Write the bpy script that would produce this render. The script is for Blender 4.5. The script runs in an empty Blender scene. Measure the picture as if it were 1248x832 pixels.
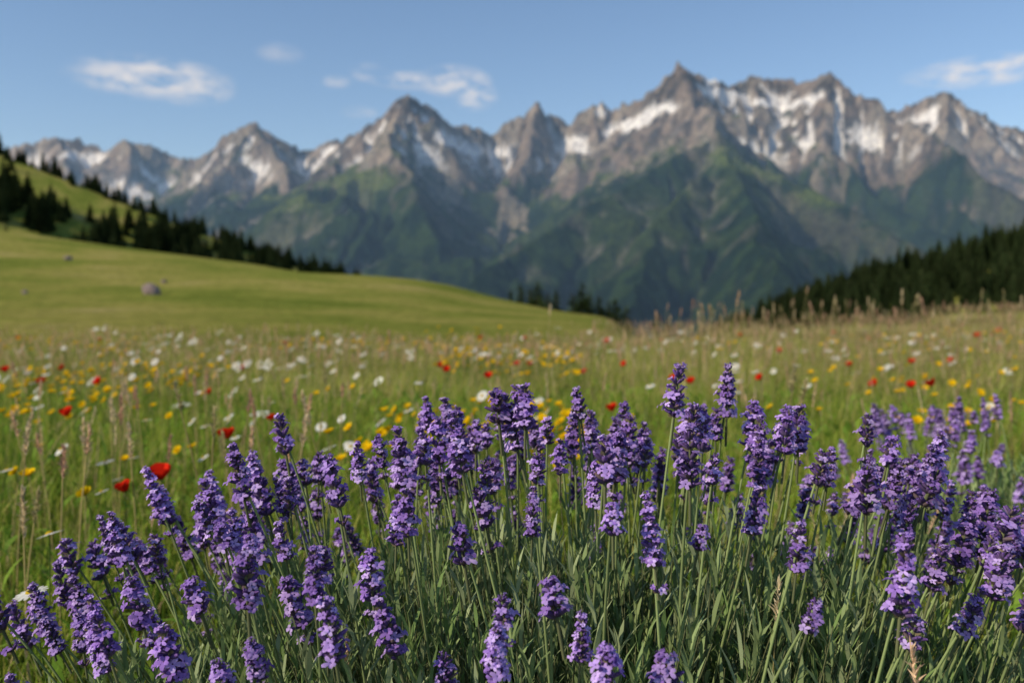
import bpy, math, random
import numpy as np
from mathutils import Vector, Matrix, Quaternion
random.seed(7); rng=np.random.default_rng(11)
S=bpy.context.scene
COL=S.collection
CAMZ=0.80; FP=1109.0; HY=370.0
def P(px,py,d):
    return ((px-624)/FP*d, d, CAMZ+(HY-py)/FP*d)

# ---------------------------------------------------------------- noise
def h2(xi,yi,seed):
    n=(xi.astype(np.int64)*374761393+yi.astype(np.int64)*668265263+seed*1442695041)&0xffffffff
    n=n.astype(np.uint64)
    n=((n^(n>>np.uint64(13)))*np.uint64(1274126177))&np.uint64(0xffffffff)
    n=n^(n>>np.uint64(16))
    n=(n*np.uint64(2246822519))&np.uint64(0xffffffff)
    n=n^(n>>np.uint64(15))
    return n.astype(np.float64)/4294967295.0
def vn(x,y,seed=0):
    x=np.asarray(x,float);y=np.asarray(y,float)
    xi=np.floor(x);yi=np.floor(y);fx=x-xi;fy=y-yi
    fx=fx*fx*fx*(fx*(fx*6-15)+10);fy=fy*fy*fy*(fy*(fy*6-15)+10)
    a=h2(xi,yi,seed);b=h2(xi+1,yi,seed);c=h2(xi,yi+1,seed);d=h2(xi+1,yi+1,seed)
    return (a*(1-fx)+b*fx)*(1-fy)+(c*(1-fx)+d*fx)*fy
def fbm(x,y,o=4,seed=0):
    r=0;a=.5;t=0
    for i in range(o):
        r=r+a*vn(x*2**i+i*17.3,y*2**i-i*9.1,seed+i);t+=a;a*=.5
    return r/t
def ridged(x,y,o=4,seed=0):
    r=0;a=.5;t=0
    for i in range(o):
        v=1-np.abs(2*vn(x*2**i+i*7.7,y*2**i+i*3.3,seed+i)-1)
        r=r+a*v*v;t+=a;a*=.5
    return r/t
def ss(a,b,x):
    t=np.clip((x-a)/(b-a),0,1);return t*t*(3-2*t)

# ---------------------------------------------------------------- mesh helpers
def mk_mesh(name,V,F,C=None,smooth=False,mat=None):
    V=np.asarray(V,np.float32).reshape(-1,3);F=np.asarray(F,np.int32).reshape(-1,4)
    me=bpy.data.meshes.new(name)
    me.vertices.add(len(V));me.vertices.foreach_set('co',V.ravel())
    me.loops.add(F.size);me.loops.foreach_set('vertex_index',F.ravel())
    me.polygons.add(len(F));me.polygons.foreach_set('loop_start',np.arange(0,F.size,4,dtype=np.int32))
    me.update(calc_edges=True)
    if C is not None:
        C=np.asarray(C,np.float32).reshape(-1,C.shape[-1])
        if C.shape[1]==3: C=np.hstack([C,np.ones((len(C),1),np.float32)])
        at=me.color_attributes.new('Col','FLOAT_COLOR','POINT')
        at.data.foreach_set('color',C.astype(np.float32).ravel())
    if smooth: me.polygons.foreach_set('use_smooth',np.ones(len(F),bool))
    if mat: me.materials.append(mat)
    return me
def obj(name,me,parent=None,loc=None,rot=None,scale=None,mat4=None):
    o=bpy.data.objects.new(name,me);COL.objects.link(o)
    if parent: o.parent=parent
    if mat4 is not None: o.matrix_world=mat4
    else:
        if loc is not None:o.location=loc
        if rot is not None:o.rotation_euler=rot
        if scale is not None:o.scale=scale
    return o
class B:
    def __init__(s): s.V=[];s.F=[];s.C=[];s.n=0
    def add(s,V,F,C):
        V=np.asarray(V,float).reshape(-1,3);F=np.asarray(F,int).reshape(-1,4)
        C=np.asarray(C,float)
        if C.ndim==1: C=np.tile(C,(len(V),1))
        s.V.append(V);s.F.append(F+s.n);s.C.append(C.reshape(-1,3));s.n+=len(V)
    def mesh(s,name,mat=None,smooth=False):
        return mk_mesh(name,np.vstack(s.V),np.vstack(s.F),np.vstack(s.C),smooth,mat)
def tube(pts,rad,sides=5):
    pts=np.asarray(pts,float);n=len(pts)
    rad=np.broadcast_to(np.asarray(rad,float),(n,))
    T=np.gradient(pts,axis=0);T/=np.linalg.norm(T,axis=1)[:,None]+1e-9
    ref=np.array([1.,0,0]) if abs(T[0][0])<.8 else np.array([0,1.,0])
    U=np.cross(T,ref);U/=np.linalg.norm(U,axis=1)[:,None]+1e-9
    W=np.cross(T,U)
    a=np.arange(sides)/sides*2*np.pi
    V=pts[:,None]+rad[:,None,None]*(np.cos(a)[None,:,None]*U[:,None]+np.sin(a)[None,:,None]*W[:,None])
    F=[]
    for i in range(n-1):
        for j in range(sides):
            k=(j+1)%sides
            F.append((i*sides+j,i*sides+k,(i+1)*sides+k,(i+1)*sides+j))
    return V.reshape(-1,3),np.array(F)
def blades(base,h,w,az,lean,face=None,segs=3,droop=1.0,wprof=None):
    n=len(base);t=np.linspace(0,1,segs+1)
    if wprof is None: wprof=np.sqrt(np.clip(1-t,0.004,1))
    if face is None: face=az+np.pi/2+rng.uniform(-.9,.9,n)
    dx=np.cos(az)[:,None];dy=np.sin(az)[:,None]
    out=(lean*h)[:,None]*(t**(1.6))[None,:]*1.0
    up=h[:,None]*(t[None,:]-(lean[:,None]**2)*.45*t[None,:]**2.5*droop)
    cx=base[:,0:1]+dx*out;cy=base[:,1:2]+dy*out;cz=base[:,2:3]+up
    wx=np.cos(face)[:,None]*w[:,None]*wprof[None,:]*.5;wy=np.sin(face)[:,None]*w[:,None]*wprof[None,:]*.5
    V=np.stack([np.stack([cx-wx,cy-wy,cz],-1),np.stack([cx+wx,cy+wy,cz],-1)],2)
    V=V.reshape(n,-1,3)
    f=np.array([(2*i,2*i+1,2*i+3,2*i+2) for i in range(segs)])
    F=(f[None]+(np.arange(n)*(segs+1)*2)[:,None,None]).reshape(-1,4)
    return V.reshape(-1,3),F,t
# ---------------------------------------------------------------- materials
def new_mat(name):
    m=bpy.data.materials.new(name);m.use_nodes=True;nt=m.node_tree;nt.nodes.clear()
    return m,nt,nt.nodes,nt.links
def leaf_mat(name,trans=.35,var=.18):
    m,nt,N,L=new_mat(name)
    at=N.new('ShaderNodeAttribute');at.attribute_name='Col'
    col=at.outputs['Color']
    oi=N.new('ShaderNodeObjectInfo')
    hs=N.new('ShaderNodeHueSaturation')
    mr=N.new('ShaderNodeMapRange');mr.inputs['To Min'].default_value=1-var;mr.inputs['To Max'].default_value=1+var
    L.new(oi.outputs['Random'],mr.inputs['Value']);L.new(mr.outputs[0],hs.inputs['Value']);L.new(col,hs.inputs['Color'])
    d=N.new('ShaderNodeBsdfDiffuse');t=N.new('ShaderNodeBsdfTranslucent')
    m1=N.new('ShaderNodeMixShader');m1.inputs[0].default_value=trans
    for s in(d,t):L.new(hs.outputs[0],s.inputs['Color'])
    L.new(d.outputs[0],m1.inputs[1]);L.new(t.outputs[0],m1.inputs[2])
    o=N.new('ShaderNodeOutputMaterial');L.new(m1.outputs[0],o.inputs[0])
    return m
M_grass=leaf_mat('grass_blades',.42,var=.10)
M_lavleaf=leaf_mat('lavender_leaf',.35)
M_lav=leaf_mat('lavender_petals',.38)
M_fl=leaf_mat('flower_petals',.4)
M_con=leaf_mat('conifer_needles',.12,var=.3)

# ---------------------------------------------------------------- terrain
def T(x,y):
    x=np.asarray(x,float);y=np.asarray(y,float)
    near=.05*(fbm(x/2.5,y/2.5,3,5)-.5)+.18*(fbm(x/14,y/14,2,8)-.5)*ss(5,20,y)
    near=near+np.interp(x,[4,8,16,26,60],[0,.05,.34,.75,1.2])*ss(6,28,y)
    Hc=np.interp(x,[-600,-150,-80,-56,-43,-29,-22,-13,-6,1.5,8.7,14,20,30,80,600],
                   [40,20,12.2,9.0,7.1,5.3,4.1,3.1,2.1,.5,-1.3,-2.9,-4.8,-8,-14,-26])
    lo=np.interp(x,[-5,4,12],[11,14,24])
    t=ss(0,1,(y-lo)/(104-lo))
    t=np.where(x<8,t*.75+.25*np.clip((y-lo)/(104-lo),0,1),t)
    und=2.6*(fbm(x/38+4,y/45,2,21)-.5)*ss(30,60,y)*(1-ss(82,100,y))*(1-ss(-10,2,x)*.7)
    z=near*(1-t)+Hc*t+und
    br=x/np.maximum(y,8)
    z=z-.15*np.clip(y-np.interp(x,[3,7,12,16,40],[15,19,24,30,34]),0,60)*ss(.085,.21,br)**1.5
    b=np.clip(y-100,0,None)
    z=z-.12*b-.0004*b**2
    WL=np.interp(x,[-700,-300,-197,-165,-134,-102,-77,-40,20,200],[128,82,58,46,33,22,14,0,-20,-60])-.33*np.abs(y-350)+4*(fbm(x/40,y/40,3,31)-.5)
    WR=np.interp(x,[-100,50,60,77,95,120,158,220,600],[-80,-19,-13,-6,1,9,19,30,60])-.2*np.abs(y-280)+3*(fbm(x/40,y/40,3,41)-.5)
    z=np.where(y>100,np.maximum(z,np.maximum(WL,WR)),z)
    z=z-.5*np.clip(y-440,0,None)
    return np.maximum(z,-175)
def grid(X,Y):
    r,c=X.shape;i=np.arange(r*c).reshape(r,c)
    return np.stack([i[:-1,:-1],i[:-1,1:],i[1:,1:],i[1:,:-1]],-1).reshape(-1,4)
a=np.linspace(-1,1,420);xs=np.sinh(a*5.2)/np.sinh(5.2)*900
yb=np.concatenate([np.linspace(-40,0,20,endpoint=False),np.linspace(0,130,300,endpoint=False),130+np.linspace(0,1,160)**1.4*970])
X,Y=np.meshgrid(xs,yb)
Z=T(X,Y)
me=mk_mesh('ground',np.stack([X,Y,Z],-1),grid(X,Y),None,True)
m,nt,N,L=new_mat('meadow_turf')
tc=N.new('ShaderNodeNewGeometry')
def noise(scale,detail=4,vec=None,rough=.55):
    n=N.new('ShaderNodeTexNoise');n.inputs['Scale'].default_value=scale;n.inputs['Detail'].default_value=detail;n.inputs['Roughness'].default_value=rough
    L.new(vec if vec else tc.outputs['Position'],n.inputs['Vector']);return n.outputs['Fac']
def ramp(fac,stops):
    r=N.new('ShaderNodeValToRGB');L.new(fac,r.inputs[0])
    e=r.color_ramp.elements
    while len(e)<len(stops):e.new(.5)
    for k,(p,c) in enumerate(stops):e[k].position=p;e[k].color=(*c,1)
    return r.outputs[0]
def mix(f,a_,b_,mode='MIX'):
    x=N.new('ShaderNodeMix');x.data_type='RGBA';x.blend_type=mode
    if isinstance(f,float):x.inputs[0].default_value=f
    else:L.new(f,x.inputs[0])
    L.new(a_,x.inputs[6]);L.new(b_,x.inputs[7]);return x.outputs[2]
c1=ramp(noise(.11,6,None,.6),[(.32,(.15,.20,.034)),(.46,(.24,.27,.055)),(.58,(.34,.32,.085)),(.72,(.46,.38,.16))])
c2=ramp(noise(2.2,6,None,.7),[(.3,(.5,.55,.45)),(.52,(1,1,1)),(.72,(1.4,1.3,1.25))])
cc=mix(1.0,c1,c2,'MULTIPLY')
bs=N.new('ShaderNodeBsdfDiffuse')
L.new(cc,bs.inputs['Color'])
bp=N.new('ShaderNodeBump');bp.inputs['Strength'].default_value=.9;bp.inputs['Distance'].default_value=.5
L.new(noise(3,7,None,.7),bp.inputs['Height']);L.new(bp.outputs[0],bs.inputs['Normal'])
o=N.new('ShaderNodeOutputMaterial');L.new(bs.outputs[0],o.inputs[0])
me.materials.append(m);obj('ground',me)

# ---------------------------------------------------------------- mountains
lines=[
 [(-250,200,7600),(-100,185,7600),(0,187,7500),(30,176,7400),(70,163,7400),(100,168,7400),(130,186,7300),(160,170,7000),(185,178,7000),(210,192,7000),(250,196,6900),(330,215,6900)],
 [(190,245,5600),(220,215,5800),(245,192,5900),(270,178,5900),(290,160,5800),(315,148,5800),(332,156,5800),(350,170,5800),(375,183,5900),(395,172,5900),(415,170,5700),(430,167,5500),(455,150,5200),(475,130,5050),(500,121,5000),(520,130,5050),(545,150,5200),(575,154,5400),(600,162,5500),(622,140,5500),(638,138,5500),(655,125,5500),(668,136,5500),(680,140,5500),(692,148,5500),(705,138,5500),(720,127,5500),(745,133,5500),(775,126,5400),(795,115,5200),(825,81,5000),(850,94,5050),(880,104,5200),(905,97,5400),(940,101,5400),(965,109,5300),(1000,93,5000),(1030,115,4800),(1060,122,4700),(1095,142,4500),(1140,175,4200),(1200,215,3900),(1300,270,3600),(1450,330,3200)],
 [(1020,150,7300),(1060,142,7200),(1095,134,7100),(1145,113,7000),(1180,130,7000),(1210,150,7000),(1248,158,7000),(1300,150,7000),(1400,190,7000),(1600,200,7000)],
 [(825,83,5000),(852,130,4500),(864,160,4100),(866,188,3700),(900,245,3100),(930,330,2500),(955,420,2100)],
 [(862,168,4050),(800,195,3750),(740,235,3450),(650,295,3150),(570,350,2900),(500,410,2700)],
 [(866,185,3850),(940,222,3700),(1010,250,3500),(1080,280,3300),(1150,322,3000),(1220,380,2800)],
 [(838,215,3500),(790,285,3000),(760,390,2500)],
 [(500,121,5000),(478,160,4650),(480,195,4300),(505,250,3800),(530,315,3400),(545,390,3100)],
 [(480,192,4350),(400,225,4200),(320,270,4000),(250,315,3800),(180,350,3600)],
 [(450,240,4000),(430,300,3500),(400,370,3100)],
 [(315,150,5800),(285,190,5400),(235,225,5100),(190,250,5000),(100,290,4800)],
 [(315,150,5800),(345,200,5200),(375,260,4700)],
 [(655,125,5500),(640,190,4950),(632,270,4500)],
 [(720,127,5500),(728,190,5000),(700,265,4500)],
 [(500,121,5000),(540,195,4700),(580,270,4300)],
 [(1000,93,5000),(1005,165,4500),(1050,225,4100),(1130,275,3800),(1230,320,3500)],
 [(905,97,5400),(925,150,4800),(960,200,4400)],
 [(1095,142,4500),(1130,220,4100),(1180,270,3700),(1260,340,3300)],
 [(70,163,7400),(100,215,6600),(60,260,6000)],
 [(160,170,7000),(170,210,6500),(120,260,6000)],
 [(1145,113,7000),(1150,180,6300),(1200,240,5700)],
 [(1145,113,7000),(1230,190,6300),(1300,240,5700)],
 [(-300,150,4500),(-150,200,4300),(0,300,4000),(80,370,3800)],
]
nu,nv=1100,560
U=np.linspace(-1.15,1.15,nu)
U=np.sign(U)*np.where(np.abs(U)<.8,np.abs(U)*.78,.624+(np.abs(U)-.8)*1.7)
YY=900*(9000/900)**(np.linspace(0,1,nv)**.88)
UU,Yg=np.meshgrid(U,YY);Xg=UU*Yg
wx=Xg+150*(fbm(Xg/520,Yg/520,4,51)-.5)+30*(fbm(Xg/90,Yg/90,3,57)-.5)
wy=Yg+300*(fbm(Xg/520+9,Yg/520,4,52)-.5)
H=np.full(Xg.shape,-150.0);D=np.full(Xg.shape,2000.);SS=np.zeros(Xg.shape)
kn=.30*(fbm(Xg/800,Yg/800,2,58)-.5)
for li,ln in enumerate(lines):
    pts=[P(*q) for q in ln];s0=li*9000.
    k0=.90 if li<3 else .74
    for (x0,y0,z0),(x1,y1,z1) in zip(pts[:-1],pts[1:]):
        ex,ey=x1-x0,y1-y0;l2=ex*ex+ey*ey;l=math.sqrt(l2)
        t=np.clip(((wx-x0)*ex+(wy-y0)*ey)/l2,0,1)
        d=np.hypot(wx-x0-t*ex,wy-y0-t*ey)
        side=np.where((wx-x0)*ey-(wy-y0)*ex>0,3000.,0.)
        z=z0+(z1-z0)*t
        s=s0+t*l+side
        hh=z-(k0+kn)*d*(1.15-.35*np.clip(d/1400,0,1))
        mk=hh>H
        H=np.where(mk,hh,H);D=np.where(mk,d,D);SS=np.where(mk,s,SS)
        s0+=l
base=H<=-149
rib=ridged(SS/300,D/1500,2,60);rib2=ridged(SS/95,D/600,3,63)
H=H-(1-rib)*np.clip(D,0,450)*.42-(1-rib2)*np.clip(D,0,160)*.38+.10*np.clip(D,0,600)
amp=np.clip(D/260,0.12,1)
big=ridged(Xg/620+3,Yg/620,5,70)
H=H+amp*(190*(big-.45))
crag=ss(450,900,H)
H=H+(20+54*crag)*(ridged(Xg/120,Yg/120,4,75)-.5)*np.clip(D/40,.75,1)+(8+22*crag)*(ridged(Xg/42,Yg/60,2,78)-.5)
H=np.where(base,-150+8*fbm(Xg/200,Yg/200,3,3),H)
V=np.stack([Xg,Yg,H],-1)
dy=np.gradient(V,axis=0);dxv=np.gradient(V,axis=1)
nrm=np.cross(dxv,dy);nrm/=np.linalg.norm(nrm,axis=-1)[...,None];nrm*=np.sign(nrm[...,2:3])
nz=nrm[...,2]
def blur(A,ry,rx):
    for ax,r in ((0,ry),(1,rx)):
        pad=[(0,0),(0,0)];pad[ax]=(r+1,r)
        c=np.cumsum(np.pad(A,pad,mode='edge'),axis=ax)
        A=(c[2*r+1:]-c[:-2*r-1])/(2*r+1) if ax==0 else (c[:,2*r+1:]-c[:,:-2*r-1])/(2*r+1)
    return A
conc=blur(H,5,8)-H
n1=fbm(Xg/260,Yg/260,5,80);n2=fbm(Xg/60,Yg/60,4,84);n3=fbm(Xg/700,Yg/700,3,88)
n4=fbm(SS/70,D/420,4,90)
def mixc(c,d,f): return c*(1-f[...,None])+np.array(d)*f[...,None]
def blob(px,py,d,r,ry=None,dd=900):
    x,y,z=P(px,py,d);ry=ry or r
    return np.exp(-(((Xg-x)/r)**2+((H-z)/ry)**2))*(np.abs(Yg-d)<dd)
C=np.zeros(Xg.shape+(3,))+np.array((.215,.175,.145))
C=mixc(C,(.075,.068,.064),ss(.42,.60,n2))
C=mixc(C,(.34,.29,.24),ss(.56,.68,n4)*.8)
g=ss(.0,.10,(800-H)/2400+(n1-.5)*.40+(nz-.68)*.45)
C=mixc(C,(.055,.080,.024),g)
C=mixc(C,(.10,.13,.034),g*ss(.5,.62,n2))
front=1-ss(3900,4500,Yg)
tl=600+170*front+260*(n3-.5)+360*(n1-.5)*(1-.5*front)+300*(n4-.5)*(1-.4*front)-3*np.clip(-conc,0,30)
f=ss(-30,35,tl-H)
clear=ss(.58,.64,fbm(Xg/300+5,Yg/300,4,95))*ss(-50,150,H)
f=f*(1-clear*(.8-.35*front))
alp=np.maximum.reduce([blob(925,205,3700,210,60,500),blob(1010,240,3500,150,40,500),blob(885,195,3800,90,60,500),blob(450,225,4250,200,60,500),blob(355,250,4100,160,50,500)])
alp=ss(.25,.6,alp*(.4+1.2*n1))
f=f*(1-.85*alp)
C=mixc(C,(.115,.155,.038),alp*.85)
C=mixc(C,(.009,.022,.008),f)
C=mixc(C,(.028,.052,.013),f*ss(.46,.58,n2)*.8)
sc=ss(3,14,conc)*ss(.50,.60,n1)*ss(-20,150,H)*(1-ss(900,1100,H))
C=mixc(C,(.32,.30,.27),sc*.75*(1-.6*front))
rk=ss(.60,.66,fbm(Xg/170+31,Yg/240,4,99))*(nz<.80)*ss(60,200,H)
C=mixc(C,(.26,.23,.19),rk*.8*(1-.75*front))
bl=0
for q in [(570,182,5100,140,50),(545,172,4900,75,65),(885,112,4950,180,45),(925,125,5000,120,45),(735,135,5300,55,28),(760,160,5200,120,55),(700,175,5200,90,60),(100,190,7000,190,75),(235,196,6500,110,40),(400,182,5700,95,38),(865,100,5050,70,35),(970,130,5000,90,45),(610,185,5300,90,45),(790,150,5100,80,40)]:
    bl=np.maximum(bl,blob(*q))
sn=ss(.28,.50,bl*(.5+.9*n2)+.012*np.clip(conc,-15,15))
sn=np.maximum(sn,ss(4,11,conc)*ss(.46,.55,n3+.2*(n2-.5))*ss(620,790,H)*.95)
C=mixc(C,(.86,.87,.89),np.clip(sn,0,1))
me=mk_mesh('mountain_range',V,grid(Xg,Yg),C,True)
m,nt,N,L=new_mat('mountain_rock_forest_snow')
tc=N.new('ShaderNodeNewGeometry')
at=N.new('ShaderNodeAttribute');at.attribute_name='Col'
cc=mix(1.0,at.outputs['Color'],ramp(noise(.045,6,None,.7),[(.34,(.42,.42,.44)),(.5,(1,1,1)),(.66,(1.5,1.5,1.4))]),'MULTIPLY')
bs=N.new('ShaderNodeBsdfDiffuse');L.new(cc,bs.inputs['Color'])
bp=N.new('ShaderNodeBump');bp.inputs['Strength'].default_value=1;bp.inputs['Distance'].default_value=38
L.new(noise(.022,7,None,.72),bp.inputs['Height']);L.new(bp.outputs[0],bs.inputs['Normal'])
o=N.new('ShaderNodeOutputMaterial');L.new(bs.outputs[0],o.inputs[0])
me.materials.append(m);obj('mountain_range',me)

# ---------------------------------------------------------------- conifers
def conifer(seed,h=14,dead=0):
    r=np.random.default_rng(seed);b=B()
    pts=[(0,0,0),(.05,.02,h*.5),(0,0,h)]
    v,f=tube(pts,[h*.018,h*.011,.02],6);b.add(v,f,(.07,.05,.035))
    z=h*.06;R0=h*.19
    while z<h*.985:
        t=z/h;R=R0*(1-t)**.85*r.uniform(.8,1.15)+.12
        nb=int(7+5*(1-t))
        for k in range(nb):
            az=r.uniform(0,6.283);Rk=R*r.uniform(.65,1.15)
            dr=r.uniform(.25,.5)
            u=np.array([math.cos(az),math.sin(az),0]);w=np.array([-u[1],u[0],0])
            ns=4
            for s in range(ns):
                a0=s/ns*Rk*.95;a1=(s+1.5)/ns*Rk
                wd=(.30+.28*(1-s/ns))*Rk*.5+.08
                za=z+.1*a0-dr*a0*a0/max(Rk,.3);zb=z+.1*a1-dr*a1*a1/max(Rk,.3)
                off=r.uniform(-.15,.15,4)*Rk*.3
                q=[u*a0-w*wd*.5+[0,0,za-wd*.35],u*a0+w*wd*.5+[0,0,za-wd*.35+off[0]*.3],u*a1+w*wd*.28+[0,0,zb+off[1]*.4],u*a1-w*wd*.3+[0,0,zb+off[2]*.4]]
                c=np.array((.045,.068,.025))*r.uniform(.55,1.5)
                b.add(q,[(0,1,2,3)],c)
                q2=[u*a0+[0,0,za+.06],u*a1+[0,0,zb+.05],u*a1+w*off[3]+[0,0,zb-wd*.8],u*a0+[0,0,za-wd*.9]]
                b.add(q2,[(0,1,2,3)],c*.8)
        z+=h*.035*r.uniform(.8,1.2)*(1-.4*t)
    return b.mesh('conifer',M_con)
cons=[conifer(s) for s in range(4)]
def forest(name,pts,hmin,hmax,hf=None):
    e=obj(name,None)
    zs=T(pts[:,0],pts[:,1])
    for (x,y),z in zip(pts,zs):
        s=random.uniform(hmin,hmax)/14
        if hf: s*=hf(x,y)
        obj('conifer',random.choice(cons),e,(x,y,z-.3),(0,0,random.uniform(0,6.28)),(s*random.uniform(.95,1.4),s*random.uniform(.95,1.4),s))
n=9000
px_=rng.uniform(-330,-50,n);py_=rng.uniform(215,400,n)
m1=fbm(px_/40+3,py_/26,3,101)
dens=np.where(py_>346,.5,0)+np.where((py_<275),.95,0)+np.where(m1>.54,.9,.03)
dens=np.where(px_>-140,np.maximum(dens,.8),dens)
ok=rng.uniform(0,1,n)<dens*.45
forest('conifer_forest',np.stack([px_[ok],py_[ok]],-1),6.5,12.5,lambda x,y:.72 if y>330 else 1)
n=4200
px_=rng.uniform(60,280,n);py_=rng.uniform(205,330,n)
ok=rng.uniform(0,1,n)<.5
forest('conifer_forest',np.stack([px_[ok],py_[ok]],-1),6.5,11)
for (px,top,d) in [(622,352,190),(634,345,196),(646,350,200),(655,342,195),(668,356,205),(678,352,190),(698,356,186),(709,343,180),(718,355,186),(730,358,185),(742,366,192),(750,362,180),(763,372,180),(800,380,170),(814,386,176)]:
    x,y,z=P(px,top,d)
    zg=float(T(x,y));hh=min(max(z-zg+.3,5),20)
    k=hh/14*random.uniform(1.1,1.5)
    obj('conifer_tree',cons[random.randrange(4)],None,(x,y,z-hh),(0,0,random.uniform(0,6)),(k,k,hh/14))

# ---------------------------------------------------------------- boulders on the hillside
import bmesh
from mathutils import noise as mn
def boulder(seed,r0):
    bm=bmesh.new();bmesh.ops.create_icosphere(bm,subdivisions=4,radius=1)
    o=seed*13.7
    for v in bm.verts:
        p=v.co.copy();k=1+.35*mn.noise(p*1.1+Vector((o,0,0)))+.12*mn.noise(p*3+Vector((0,o,0)))+.04*mn.noise(p*8)
        v.co=Vector((p.x*1.2*k,p.y*k,p.z*.95*k))*r0
    me=bpy.data.meshes.new('boulder');bm.to_mesh(me);bm.free();return me
m,nt,N,L=new_mat('granite')
tc=N.new('ShaderNodeNewGeometry')
cc=ramp(noise(3,6,None,.7),[(.3,(.10,.075,.065)),(.5,(.24,.18,.16)),(.7,(.42,.35,.32))])
bs=N.new('ShaderNodeBsdfPrincipled');bs.inputs['Roughness'].default_value=.9;L.new(cc,bs.inputs['Base Color'])
bp=N.new('ShaderNodeBump');bp.inputs['Strength'].default_value=.7;bp.inputs['Distance'].default_value=.1;L.new(noise(6,5),bp.inputs['Height']);L.new(bp.outputs[0],bs.inputs['Normal'])
o=N.new('ShaderNodeOutputMaterial');L.new(bs.outputs[0],o.inputs[0])
for i,(x,y,r) in enumerate([(-17.4,44,.36),(-35,72,.25),(-21,55,.15),(-23,43,.12)]):
    b_=boulder(i,r);b_.materials.append(m)
    for p in b_.polygons:p.use_smooth=True
    obj('boulder',b_,None,(x,y,float(T(x,y))+r*.5),(0,0,i))

# ---------------------------------------------------------------- meadow grass
def pal(n,cols,wts):
    c=np.array(cols)[rng.choice(len(cols),n,p=np.array(wts)/sum(wts))]
    return c*rng.uniform(.75,1.25,(n,1))
GREEN=[(.13,.23,.026),(.24,.35,.042),(.36,.41,.065),(.49,.45,.13),(.66,.52,.28)]
def seedheads(b,n,size,hmin,hmax,thick=1.,fixed=None):
    for i in range(n):
        if fixed is None: x,y=rng.uniform(-size/2,size/2,2);h=rng.uniform(hmin,hmax);z0=0
        else:
            x,y,h=fixed[i];z0=float(T(x,y));h-=z0
        az=rng.uniform(0,6.28);ln=rng.uniform(.02,.16)*h
        t=np.linspace(0,1,5);pts=np.stack([x+math.cos(az)*ln*t**2,y+math.sin(az)*ln*t**2,z0+h*t],-1)
        v,f=tube(pts,.0009*thick,3);b.add(v,f,np.array((.42,.36,.16))*rng.uniform(.8,1.2))
        top=pts[-1];dirv=pts[-1]-pts[-2];dirv/=np.linalg.norm(dirv)
        L_=rng.uniform(.035,.09);k=int(L_/.0028)
        c0=np.array([(.70,.51,.33),(.58,.38,.26),(.70,.58,.37),(.48,.42,.21)][rng.integers(4)])
        tt=np.linspace(0,1,k);base=top+dirv*(tt[:,None]*L_)
        base=np.repeat(base,2,0);m_=len(base)
        prof=np.repeat(np.sin(np.clip(tt*.9+.12,0,1)*np.pi)**.6,2)
        v,f,_=blades(base,rng.uniform(.008,.013,m_)*thick**.5,rng.uniform(.0022,.0036,m_)*thick,rng.uniform(0,6.28,m_),.75*prof+.1,segs=2,wprof=np.array([.5,1,.1]))
        b.add(v,f,np.repeat(c0*rng.uniform(.75,1.3,(m_,1)),6,0))
def grass_tile(size,n,hm,wm,seeds,wts,thick=1.,segs=3,broad=0):
    b=B()
    base=np.zeros((n,3));base[:,:2]=rng.uniform(-size/2,size/2,(n,2))
    cl=fbm(base[:,0]*3.1+rng.uniform(0,99),base[:,1]*3.1,2,int(rng.integers(999)))
    h=hm*rng.uniform(.4,1.15,n)*(.45+1.1*cl);w=wm*rng.uniform(.6,1.4,n)
    v,f,t=blades(base,h,w,rng.uniform(0,6.28,n),rng.uniform(.05,.9,n)**1.1,segs=segs)
    c=pal(n,GREEN,wts)
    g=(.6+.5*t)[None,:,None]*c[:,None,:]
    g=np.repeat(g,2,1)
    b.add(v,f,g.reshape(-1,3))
    if broad:
        base=np.zeros((broad,3));base[:,:2]=rng.uniform(-size/2,size/2,(broad,2));base[:,2]=rng.uniform(0,.18,broad)
        v,f,t=blades(base,rng.uniform(.03,.08,broad),rng.uniform(.008,.02,broad),rng.uniform(0,6.28,broad),rng.uniform(.6,1.3,broad),segs=3,wprof=np.array([.3,1,.8,.05]))
        b.add(v,f,np.repeat(pal(broad,[(.15,.27,.035),(.23,.36,.055)],[1,1]),8,0))
    seedheads(b,seeds,size,hm*1.1,hm*1.75,thick)
    return b.mesh('grass_tile',M_grass)
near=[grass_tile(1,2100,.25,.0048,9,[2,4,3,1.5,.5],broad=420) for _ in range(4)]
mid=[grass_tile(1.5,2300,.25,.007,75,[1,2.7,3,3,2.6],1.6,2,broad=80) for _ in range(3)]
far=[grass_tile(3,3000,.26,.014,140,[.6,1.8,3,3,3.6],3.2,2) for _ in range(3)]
G=obj('meadow_grass',None)
def lay(tiles,size,y0,y1,sc=1.):
    y=y0+size/2
    while y<y1:
        W=.70*y+1.2;x=-W-size
        while x<W+size:
            xx=x+random.uniform(-.1,.1)*size;yy=y+random.uniform(-.1,.1)*size
            lim=np.interp(xx/yy if yy>1 else 0,[.10,.17,.34,.6],[14.5,17,22,31])
            if yy<lim:
                z=float(T(xx,yy));zx=(float(T(xx+.4,yy))-z)/.4;zy=(float(T(xx,yy+.4))-z)/.4
                q=Vector((-zx,-zy,1)).to_track_quat('Z','Y')@Quaternion((0,0,1),random.randrange(4)*math.pi/2)
                s=1.06*sc
                hs=sc*random.uniform(.85,1.15)*(.7 if (size>1.2 and xx/yy<.1 and yy>11) else 1)
                obj('grass_tile',random.choice(tiles),G,mat4=Matrix.LocRotScale((xx,yy,z),q,(s,s,hs)))
            x+=size
        y+=size
lay(near,1,.4,6.4);lay(mid,1.5,6.4,15.4);lay(far,3,15.4,33)

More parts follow.
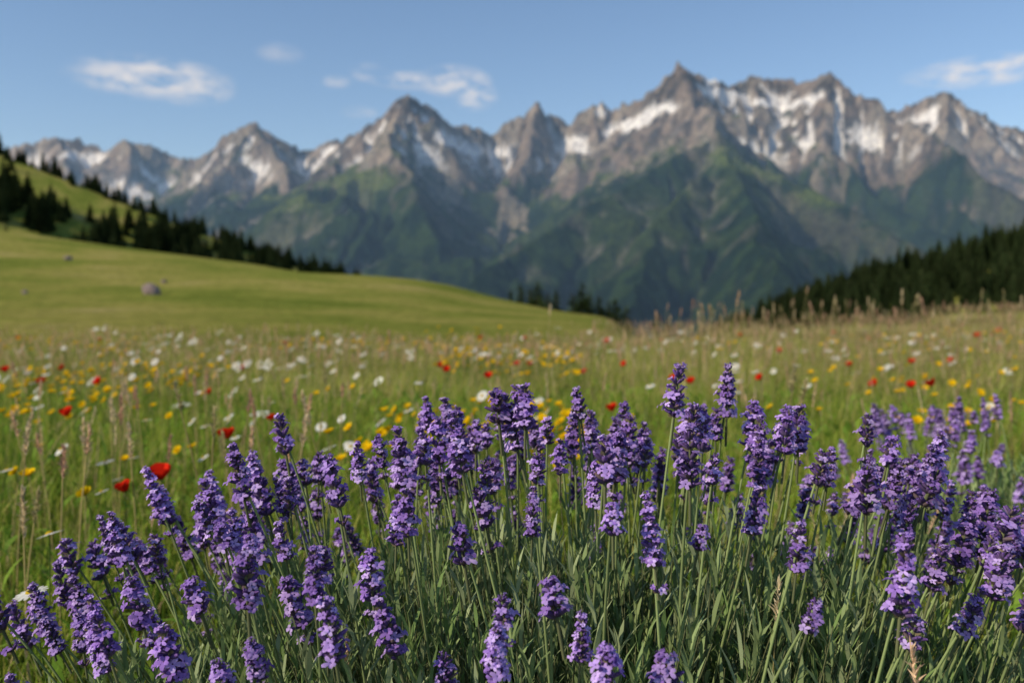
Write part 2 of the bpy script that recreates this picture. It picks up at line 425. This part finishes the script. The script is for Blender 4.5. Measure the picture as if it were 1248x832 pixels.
# ---------------------------------------------------------------- meadow flowers
def ground_hit(px,py,h):
    d=(CAMZ-h)/(py-HY)*FP;return ((px-624)/FP*d,d,h)
def flower(b,x,y,z,h,kind,s=1.):
    az=rng.uniform(0,6.28);ln=rng.uniform(0,.06)
    t=np.linspace(0,1,4);pts=np.stack([x+math.cos(az)*ln*(t**2-1),y+math.sin(az)*ln*(t**2-1),z+h*t],-1)
    v,f=tube(pts,.0013*max(1,y/5),4);b.add(v,f,(.12,.20,.045))
    c=np.array(pts[-1])
    R=Matrix.Rotation(math.radians(-150)+rng.uniform(-1.1,1.1)+math.pi/2,3,'Z')@Matrix.Rotation(rng.uniform(.15,.95),3,'X')
    R=np.array(R)
    def ring(n,r0,r1,wd,cup,col,ph=0):
        for k in range(n):
            a=2*math.pi*k/n+ph;u=np.array([math.cos(a),math.sin(a),0]);w=np.array([-u[1],u[0],0])
            rows=[(r0,.35,0),(r0+(r1-r0)*.5,1,.55*cup),(r0+(r1-r0)*.88,.85,cup*.9),(r1,.3,cup)]
            vs=[]
            for rr,ww,zz in rows:
                vs+= [u*rr-w*wd*ww*.5+[0,0,zz],u*rr+w*wd*ww*.5+[0,0,zz]]
            vs=np.array(vs)@R.T*s+c
            b.add(vs,[(0,1,3,2),(2,3,5,4),(4,5,7,6)],np.array(col)*rng.uniform(.88,1.08))
    def dome(r,hh,col):
        vs=[];n=8
        for i,(rr,zz) in enumerate([(1,0),(.8,.6),(.25,1)]):
            for k in range(n):vs.append((math.cos(k/n*6.283)*r*rr,math.sin(k/n*6.283)*r*rr,zz*hh))
        F=[(i*n+k,i*n+(k+1)%n,(i+1)*n+(k+1)%n,(i+1)*n+k) for i in range(2) for k in range(n)]
        b.add(np.array(vs)@R.T*s+c,F,col)
    if kind=='daisy':
        ring(14,.005,.023,.0070,-.002,(.86,.86,.82));dome(.007,.004,(.65,.45,.03))
    elif kind=='yellow':
        ring(5,.001,.015,.016,.009,(.90,.62,.01));ring(6,.0,.010,.009,.009,(.85,.55,.01),.3);dome(.004,.004,(.6,.38,.01))
    elif kind=='poppy':
        ring(4,.001,.024,.034,.026,(.80,.04,.014));ring(4,.001,.020,.030,.030,(.72,.03,.012),.78);dome(.006,.01,(.03,.035,.02))
    elif kind=='umbel':
        for k in range(26):
            a=rng.uniform(0,6.28);rr=.032*math.sqrt(rng.uniform(0,1));q=np.array([math.cos(a)*rr,math.sin(a)*rr,.01-rr*rr*6])
            u=np.array([.0045,0,0]);w=np.array([0,.0045,0])
            b.add(np.array([q-u-w,q+u-w,q+u+w,q-u+w])@R.T*s+c,[(0,1,2,3)],(.84,.84,.78))
def scatter(kind,name,spec,rand):
    b=B()
    for (px,py,s) in spec:
        h=rng.uniform(.33,.40);x,y,_=ground_hit(px,py,h);z=float(T(x,y));flower(b,x,y,z,h-z,kind,s)
    for (x,y,s) in rand:
        z=float(T(x,y));flower(b,x,y,z,rng.uniform(.27,.38),kind,s)
    obj(name,b.mesh(name,M_fl))
def cloud(n,xr,yr,thr=.5,sc=1.2,seed=0,s=(.8,1.2)):
    out=[]
    while len(out)<n:
        y=rng.uniform(0,1)**1.3*(yr[1]-yr[0])+yr[0];u=rng.uniform(*xr);x=u*y
        if y<2.2 and abs(x)<1: continue
        if vn(np.array(x*sc),np.array(y*sc*.7),seed)>thr: out.append((x,y,rng.uniform(*s)*(1+.03*y)))
    return out
W=[(43,475,1.1),(75,478,.9),(125,563,1.2),(55,652,1.1),(120,600,.8),(160,558,.8),(313,462,1.2),(290,450,1),(412,427,1.3),(497,500,1.1),(793,470,1.1),(745,427,1.6),(650,440,1.2),(510,466,1),(390,520,.9),(415,510,.8),(5,573,1),(90,445,1),(30,725,1),(985,470,1),(700,435,1),(1065,430,1),(330,490,.8),(240,478,.8),(870,432,1.2)]
scatter('daisy','daisy_flowers',W,cloud(150,(-.65,.25),(4,13),.54,.9,3)+cloud(20,(-.65,0),(2.6,4.2),.45,.9,3,(.7,1))+cloud(45,(-.1,.62),(4,16),.54,.9,4)+cloud(60,(-.6,.5),(7,14),.45,.5,6,(1.1,1.5)))
Ys=[(130,478,1),(140,482,1.1),(165,498,1.1),(185,495,1),(205,508,1),(232,546,1.2),(215,550,1),(247,480,1.1),(262,627,1.2),(270,630,1.1),(255,626,1),(100,604,1.2),(30,580,1.2),(15,577,1),(150,561,1.1),(45,545,.9),(1098,513,1.2),(1120,514,1.3),(1162,513,1.2),(1222,455,1.2),(1240,450,1.3),(940,497,1.1),(400,475,1.2),(430,472,1.1),(385,480,1),(350,465,1.1),(470,500,1),(1000,500,1),(1065,462,1.1)]
scatter('yellow','buttercup_flowers',Ys,cloud(560,(-.6,.08),(2.8,11),.54,.8,13,(.85,1.25))+cloud(170,(-.1,.62),(3.4,15),.54,.8,14,(.9,1.3)))
R_=[(80,507,1.1),(275,535,1.05),(193,585,1.1),(120,467,1),(150,600,.8),(843,467,1.1),(747,501,1),(762,445,1),(928,462,1),(1112,472,1),(1138,470,1.1),(1160,440,1),(1112,443,1.2),(950,430,1.3),(1218,405,1.8),(740,418,1.6),(1192,410,1.6),(630,445,1),(545,452,1),(330,512,.7),(255,480,.8),(712,455,.9)]
scatter('poppy','poppy_flowers',R_,cloud(20,(-.6,.62),(5,14),.45,.7,23,(.8,1.1)))
scatter('umbel','yarrow_flowers',[(190,413,2.4),(205,410,2.2),(200,420,2),(400,550,1)],cloud(50,(-.6,.6),(4,15),.5,.7,33,(.8,1.3)))
b=B();fx=[]
for (px,py,d,) in [(255,500,2.2),(250,535,2.0),(100,545,2.3),(165,560,2.1),(65,590,1.8),(25,655,1.7),(20,640,1.9),(195,560,2.6),(150,430,4.5),(665,385,5),(400,470,3.4),(970,358,7),(1020,372,6.5),(1098,372,5),(1065,385,6),(1190,365,6.5),(1150,385,4.5),(905,378,8),(1230,368,6),(800,390,7),(720,405,6),(560,415,6),(480,420,5),(310,430,5),(950,480,2.4),(940,510,2.2),(850,395,6),(1130,372,7),(1010,385,5)]:
    fx.append(P(px,py,d))
for _ in range(150):
    d=rng.uniform(5,13);px=rng.uniform(800,1300);fx.append(P(px,rng.uniform(372,404),d))
for _ in range(40):
    d=rng.uniform(1.9,4);px=rng.uniform(-40,420);fx.append(P(px,370+rng.uniform(.30,.42)/d*1109,d))
seedheads(b,len(fx),1,0,0,2.2,fx)
obj('dry_grass_seed_stalks',b.mesh('dry_grass_seed_stalks',M_grass))

# ---------------------------------------------------------------- lavender
def rotm(az,tilt):
    return np.array(Matrix.Rotation(az,3,'Z')@Matrix.Rotation(tilt,3,'Y'))
def calyx_tpl():
    n=6;prof=[(0,.45),(.3,1.0),(.7,.95),(1.0,.62)]
    V=[];F=[]
    for z,r in prof:
        for k in range(n):
            a=k/n*6.283;V.append((math.cos(a)*r,math.sin(a)*r,z))
    for i in range(3):
        for k in range(n):F.append((i*n+k,i*n+(k+1)%n,(i+1)*n+(k+1)%n,(i+1)*n+k))
    return np.array(V),np.array(F),np.array([p[0] for p in prof]).repeat(n)
CV,CF,CZ=calyx_tpl()
def spike(seed,nw,bloom):
    r=np.random.default_rng(seed);b=B()
    z=0;zs=[]
    if r.uniform()<.55: zs.append(-r.uniform(.016,.028))
    for i in range(nw): zs.append(z);z+=.0094*r.uniform(.85,1.2)*(1-.3*i/nw)
    top=z
    v,f=tube([(0,0,-.035),(0,0,0),(0,0,top*.6),(0,0,top)],[.0013,.0013,.001,.0005],5);b.add(v,f,(.18,.20,.10))
    for wi,zz in enumerate(zs):
        t=max(0,zz)/top;k=1.0-.55*max(0,(t-.35)/.65)**1.3
        k*=r.uniform(.88,1.12)
        if zz<0:k=.8
        nf=int(r.integers(8,12)) if zz>=0 else int(r.integers(3,7))
        for j in range(nf+ (3 if t>.85 else 0)):
            az=6.283*j/nf+r.uniform(-.35,.35)+wi*.5
            tilt=r.uniform(.6,1.2)*(1-.55*t**2)
            if t>.85 and j>=nf: tilt=r.uniform(0,.4)
            Lc=.0094*k*r.uniform(.75,1.2);rc=.0018*k*r.uniform(.85,1.15)
            R=rotm(az,tilt);o=np.array([0,0,zz+r.uniform(-.0018,.0018)])
            V=CV*np.array([rc,rc,Lc]);V=V@R.T+o+R[:,2]*.001
            ca=np.array((.14,.12,.15))*r.uniform(.8,1.3);cb=np.array((.18,.095,.33))*r.uniform(.6,1.4)
            if r.uniform()<.08: cb=np.array((.22,.15,.15))
            C=ca*(1-CZ[:,None])+cb*CZ[:,None]
            b.add(V,CF,C)
            tipp=o+R[:,2]*(Lc+.0008)
            if r.uniform()<bloom*(1-.35*t):
                col=np.array([(.38,.24,.63),(.48,.33,.73),(.31,.18,.55),(.60,.45,.83)][r.integers(4)])
                ph=r.uniform(0,6.28);sc=k*r.uniform(.7,1.25)
                for p in range(5):
                    a=ph+p*1.2566;u=np.array([math.cos(a),math.sin(a),0]);w=np.array([-u[1],u[0],0])
                    l=.0047*sc*(1.25 if p<2 else .85);wd=.0030*sc
                    cup=r.uniform(-.2,.8)
                    vs=np.array([u*.0005-w*wd*.25,u*.0005+w*wd*.25,u*l*.6-w*wd*.55+[0,0,l*.55*cup+.0006],u*l*.6+w*wd*.55+[0,0,l*.55*cup+.0006],u*l-w*wd*.3+[0,0,l*cup*.6],u*l+w*wd*.3+[0,0,l*cup*.6]])
                    b.add(vs@R.T+tipp,[(0,1,3,2),(2,3,5,4)],col*r.uniform(.8,1.15))
            else:
                V=CV*np.array([rc*.6,rc*.6,.0022*k]);b.add(V@R.T+tipp-R[:,2]*.0012,CF,np.array((.29,.18,.49))*r.uniform(.8,1.2))
        for j in range(2):
            R=rotm(r.uniform(0,6.28),1.1);vs=np.array([(-.0015,0,0),(.0015,0,0),(.002,0,.003),(-.002,0,.003),(.0003,0,.006),(-.0003,0,.006)])
            b.add(vs@R.T+[0,0,zz-.001],[(0,1,2,3),(3,2,4,5)],(.24,.20,.12))
    return b.mesh('lavender_spike',M_lav)
spikes=[spike(100+i,[4,5,5,6,6,7,7,8,8,9][i],[.45,.6,.5,.7,.5,.65,.45,.6,.7,.55][i]) for i in range(10)]
def bush(name,cx,cy,a,bb,ztop,drop,N_,heroes=(),zf=.44,shoots=900,lo=.5,sp=.034,front_thin=True,seed=1):
    r=np.random.default_rng(seed)
    e=obj(name,None)
    tips=[]
    for hx in heroes: tips.append(np.array(hx))
    tries=0
    while len(tips)<N_+len(heroes) and tries<60000:
        tries+=1
        u,v=r.uniform(-1,1,2);q=math.hypot(u,v)
        if q>1: continue
        x=cx+u*a;y=cy+v*bb
        if front_thin and r.uniform()>np.clip(.20+.75*(v+.75)/1.1+.5*abs(u)**2,.14,1)*(.6 if u<-.55 else 1): continue
        z=ztop-drop*q**2.5+r.normal(0,.020)-abs(r.normal(0,.030))
        p=np.array([x,y,z])
        if all(np.hypot(*(p[:2]-t[:2]))>sp*.55 or np.linalg.norm(p-t)>sp for t in tips): tips.append(p)
    sb=B()
    for i,p in enumerate(tips):
        k=r.uniform(.60,.80)
        base=np.array([cx+(p[0]-cx)*k,cy+(p[1]-cy)*k+.02,.05])
        base[:2]+=r.normal(0,.035,2)
        mid_=base+(p-base)*.55;mid_[:2]=base[:2]+(p[:2]-base[:2])*.42+r.normal(0,.018,2)
        t=np.linspace(0,1,9)[:,None];c=(1-t)**2*base+2*t*(1-t)*mid_+t*t*p
        v,f=tube(c,np.linspace(.0022,.0014,9),5)
        sb.add(v,f,np.array((.34,.43,.18))*r.uniform(.75,1.25))
        for q in range(3):
            tq=r.uniform(.35,.72);pp=c[int(tq*8)]
            m_=2;az=r.uniform(0,6.28)
            v,f,_=blades(np.tile(pp,(m_,1)),r.uniform(.02,.035,m_),r.uniform(.002,.003,m_),np.array([az,az+3.14]),np.array([.6,.6]),face=np.array([az+1.57]*2),segs=3,wprof=np.array([.5,1,.8,.1]))
            sb.add(v,f,(.22,.30,.13))
        tg=Vector(c[-1]-c[-2]).normalized();tg=(tg+Vector((r.normal(0,.12),r.normal(0,.12),.7))).normalized()
        qn=tg.to_track_quat('Z','Y')@Quaternion((0,0,1),r.uniform(0,6.28))
        s=r.uniform(.80,1.25)
        sx=s*r.uniform(1.05,1.28)
        idx=int(np.clip(r.normal(4.4,2.6),0,9))
        obj('flower_spike',spikes[idx],e,mat4=Matrix.LocRotScale(Vector(p)-tg*.03,qn,(sx,sx,s)))
    obj('stems',sb.mesh('stems',M_lavleaf,True),e)
    lb=B()
    for i in range(shoots):
        q=math.sqrt(r.uniform(0,1))*.99;an=r.uniform(0,6.283)
        tx=cx+math.cos(an)*q*a*.92;ty=cy+math.sin(an)*q*bb*.98
        H_=(zf*(1-.42*q**3))*r.uniform(.6,1.05)
        base=np.array([cx+(tx-cx)*.7,cy+(ty-cy)*.7,.02]);tip=np.array([tx,ty,H_])
        t=np.linspace(0,1,5)[:,None];c=base*(1-t)+tip*t;c[:,:2]+=r.normal(0,.008,(5,2))
        v,f=tube(c,[.0018,.0016,.0013,.001,.0006],4);lb.add(v,f,(.20,.22,.11))
        nl=r.integers(14,24);tt=lo+(1-lo)*np.sort(r.uniform(0,1,nl));pos=base*(1-tt[:,None])+tip*tt[:,None]
        az=np.arange(nl)*1.7+r.uniform(0,6);L2=r.uniform(.026,.055,nl);le=r.uniform(.3,1.1,nl)*(1.2-tt*.6)
        v,f,t_=blades(pos,L2,r.uniform(.0034,.0060,nl),az,le,face=az+1.57+r.uniform(-.3,.3,nl),segs=3,wprof=np.array([.45,1,.85,.08]),droop=.8)
        cb=np.array([(.25,.34,.14),(.30,.39,.17),(.36,.43,.23),(.20,.30,.10)])[r.integers(4)]
        cs=cb*r.uniform(.75,1.3,(nl,1));lb.add(v,f,np.repeat(cs,8,0))
    obj('leaves',lb.mesh('leaves',M_lavleaf),e)
    return e
heroes=[P(*q) for q in [(605,485,1.12),(640,492,1.1),(668,515,1.2),(825,478,1.12),(845,515,1.0),(872,560,1.0),(738,555,.98),(720,520,1.2),(580,525,1.25),(490,560,1.05),(495,620,.93),(650,620,.95),(655,560,1.02),(560,655,.95),(450,700,.95),(405,585,1.0),(350,590,1.05),(315,600,1.15),(240,620,1.0),(300,650,.92),(265,640,.98),(160,735,.90),(180,760,.93),(90,765,.98),(115,770,.9),(185,660,1.12),(795,655,.90),(860,640,.92),(672,718,.86),(612,735,.84),(710,775,.82),(605,795,.80),(400,775,.82),(355,735,.92),(305,800,.84),(1000,740,.85),(925,620,1.0),(975,520,1.1),(1005,560,1.0),(1095,590,1.02),(1110,640,.98),(1150,690,.98),(1210,620,1.12),(1125,760,.86),(1225,700,.92),(1195,745,.90),(1050,600,1.1),(930,555,1.2),(530,570,1.15),(590,570,1.1),(230,720,.95),(470,770,.9),(340,655,1.0),(540,810,.86),(200,800,.9),(1180,660,1.0),(1240,640,1.1),(1075,570,1.15),(390,680,1.0)]]
bush('lavender_bush',.10,1.13,.74,.42,.665,.25,225,heroes,zf=.50,shoots=1800,seed=4)
bush('lavender_bush',1.25,2.35,.42,.35,.56,.2,60,zf=.38,shoots=350,front_thin=False,seed=9)

# ---------------------------------------------------------------- atmosphere haze (real scattering volume)
bm=bmesh.new();bmesh.ops.create_cube(bm,size=1);hz=bpy.data.meshes.new('valley_haze');bm.to_mesh(hz);bm.free()
m,nt,N,L=new_mat('haze_volume')
vs=N.new('ShaderNodeVolumeScatter');vs.inputs['Color'].default_value=(.40,.66,1,1);vs.inputs['Density'].default_value=.000062;vs.inputs['Anisotropy'].default_value=.0
o=N.new('ShaderNodeOutputMaterial');L.new(vs.outputs[0],o.inputs['Volume'])
hz.materials.append(m);obj('valley_haze',hz,None,(0,5250,330),None,(26000,9500,1100))

# ---------------------------------------------------------------- light & sky
SE=33;SR=-116
w=bpy.data.worlds.new('World');S.world=w;w.use_nodes=True;nt=w.node_tree;N=nt.nodes;L=nt.links;N.clear()
sky=N.new('ShaderNodeTexSky');sky.sky_type='NISHITA';sky.sun_disc=False;sky.sun_elevation=math.radians(SE);sky.sun_rotation=math.radians(SR)
sky.air_density=1.0;sky.dust_density=.4;sky.ozone_density=3.0;sky.altitude=1200
tcn=N.new('ShaderNodeTexCoord');sep=N.new('ShaderNodeSeparateXYZ');L.new(tcn.outputs['Generated'],sep.inputs[0])
def mth(op,a_,b_=None,c_=None,clamp=False):
    n=N.new('ShaderNodeMath');n.operation=op;n.use_clamp=clamp
    for i,v in enumerate((a_,b_,c_)):
        if v is None: continue
        if isinstance(v,(int,float)):n.inputs[i].default_value=v
        else:L.new(v,n.inputs[i])
    return n.outputs[0]
az=mth('ARCTAN2',sep.outputs[0],sep.outputs[1]);el=mth('ARCSINE',sep.outputs[2])
cv=N.new('ShaderNodeCombineXYZ');L.new(az,cv.inputs[0]);L.new(mth('MULTIPLY',el,2.6),cv.inputs[1])
nz1=N.new('ShaderNodeTexNoise');nz1.inputs['Scale'].default_value=26;nz1.inputs['Detail'].default_value=8;nz1.inputs['Roughness'].default_value=.65;L.new(cv.outputs[0],nz1.inputs['Vector'])
acc=None
for (px,py,hw,hh,st) in [(188,98,70,17,1),(235,108,40,16,.9),(150,94,35,9,.8),(345,70,22,9,.3),(450,92,18,8,.5),(412,103,14,6,.4),(510,102,50,8,.7),(555,103,36,14,.9),(580,121,22,12,.9),(440,140,18,6,.35),(1195,90,62,12,1),(1235,84,34,10,.9),(1112,100,16,7,.3)]:
    a0=math.atan((px-624)/FP);e0=math.atan((HY-py)/FP*math.cos(a0))
    ax=mth('DIVIDE',mth('SUBTRACT',az,a0),hw*1.35/FP);ay=mth('DIVIDE',mth('SUBTRACT',el,e0),hh*1.5/FP)
    r2=mth('ADD',mth('MULTIPLY',ax,ax),mth('MULTIPLY',ay,ay))
    bl_=mth('MULTIPLY',mth('SUBTRACT',1,r2,clamp=True),st)
    acc=bl_ if acc is None else mth('MAXIMUM',acc,bl_)
msk=mth('MULTIPLY',acc,mth('MULTIPLY_ADD',nz1.outputs['Fac'],5.0,-2.0,clamp=True),clamp=True)
mx=N.new('ShaderNodeMix');mx.data_type='RGBA';L.new(mth('MULTIPLY',msk,.85),mx.inputs[0]);L.new(sky.outputs[0],mx.inputs[6]);mx.inputs[7].default_value=(6.0,5.7,5.6,1)
bg=N.new('ShaderNodeBackground');bg.inputs[1].default_value=.145;L.new(mx.outputs[2],bg.inputs[0])
wo=N.new('ShaderNodeOutputWorld');L.new(bg.outputs[0],wo.inputs[0])
sl=bpy.data.lights.new('sun','SUN');sl.energy=5;sl.angle=math.radians(.53);sl.color=(1,.86,.67)
so=bpy.data.objects.new('sun',sl);COL.objects.link(so)
dv=Vector((math.sin(math.radians(SR))*math.cos(math.radians(SE)),math.cos(math.radians(SR))*math.cos(math.radians(SE)),math.sin(math.radians(SE))))
so.rotation_euler=dv.to_track_quat('Z','Y').to_euler();so.location=(-20,-10,30)

# ---------------------------------------------------------------- camera
cd=bpy.data.cameras.new('camera');co=bpy.data.objects.new('camera',cd);COL.objects.link(co)
cd.lens=32;cd.sensor_width=36;cd.clip_end=30000;cd.clip_start=.02
co.location=(0,0,CAMZ);co.rotation_euler=(math.radians(90-math.degrees(math.atan(46/FP))),0,0)
cd.dof.use_dof=True;cd.dof.focus_distance=1.0;cd.dof.aperture_fstop=5.0
S.camera=co
S.view_settings.view_transform='Standard';S.view_settings.look='None';S.view_settings.exposure=0
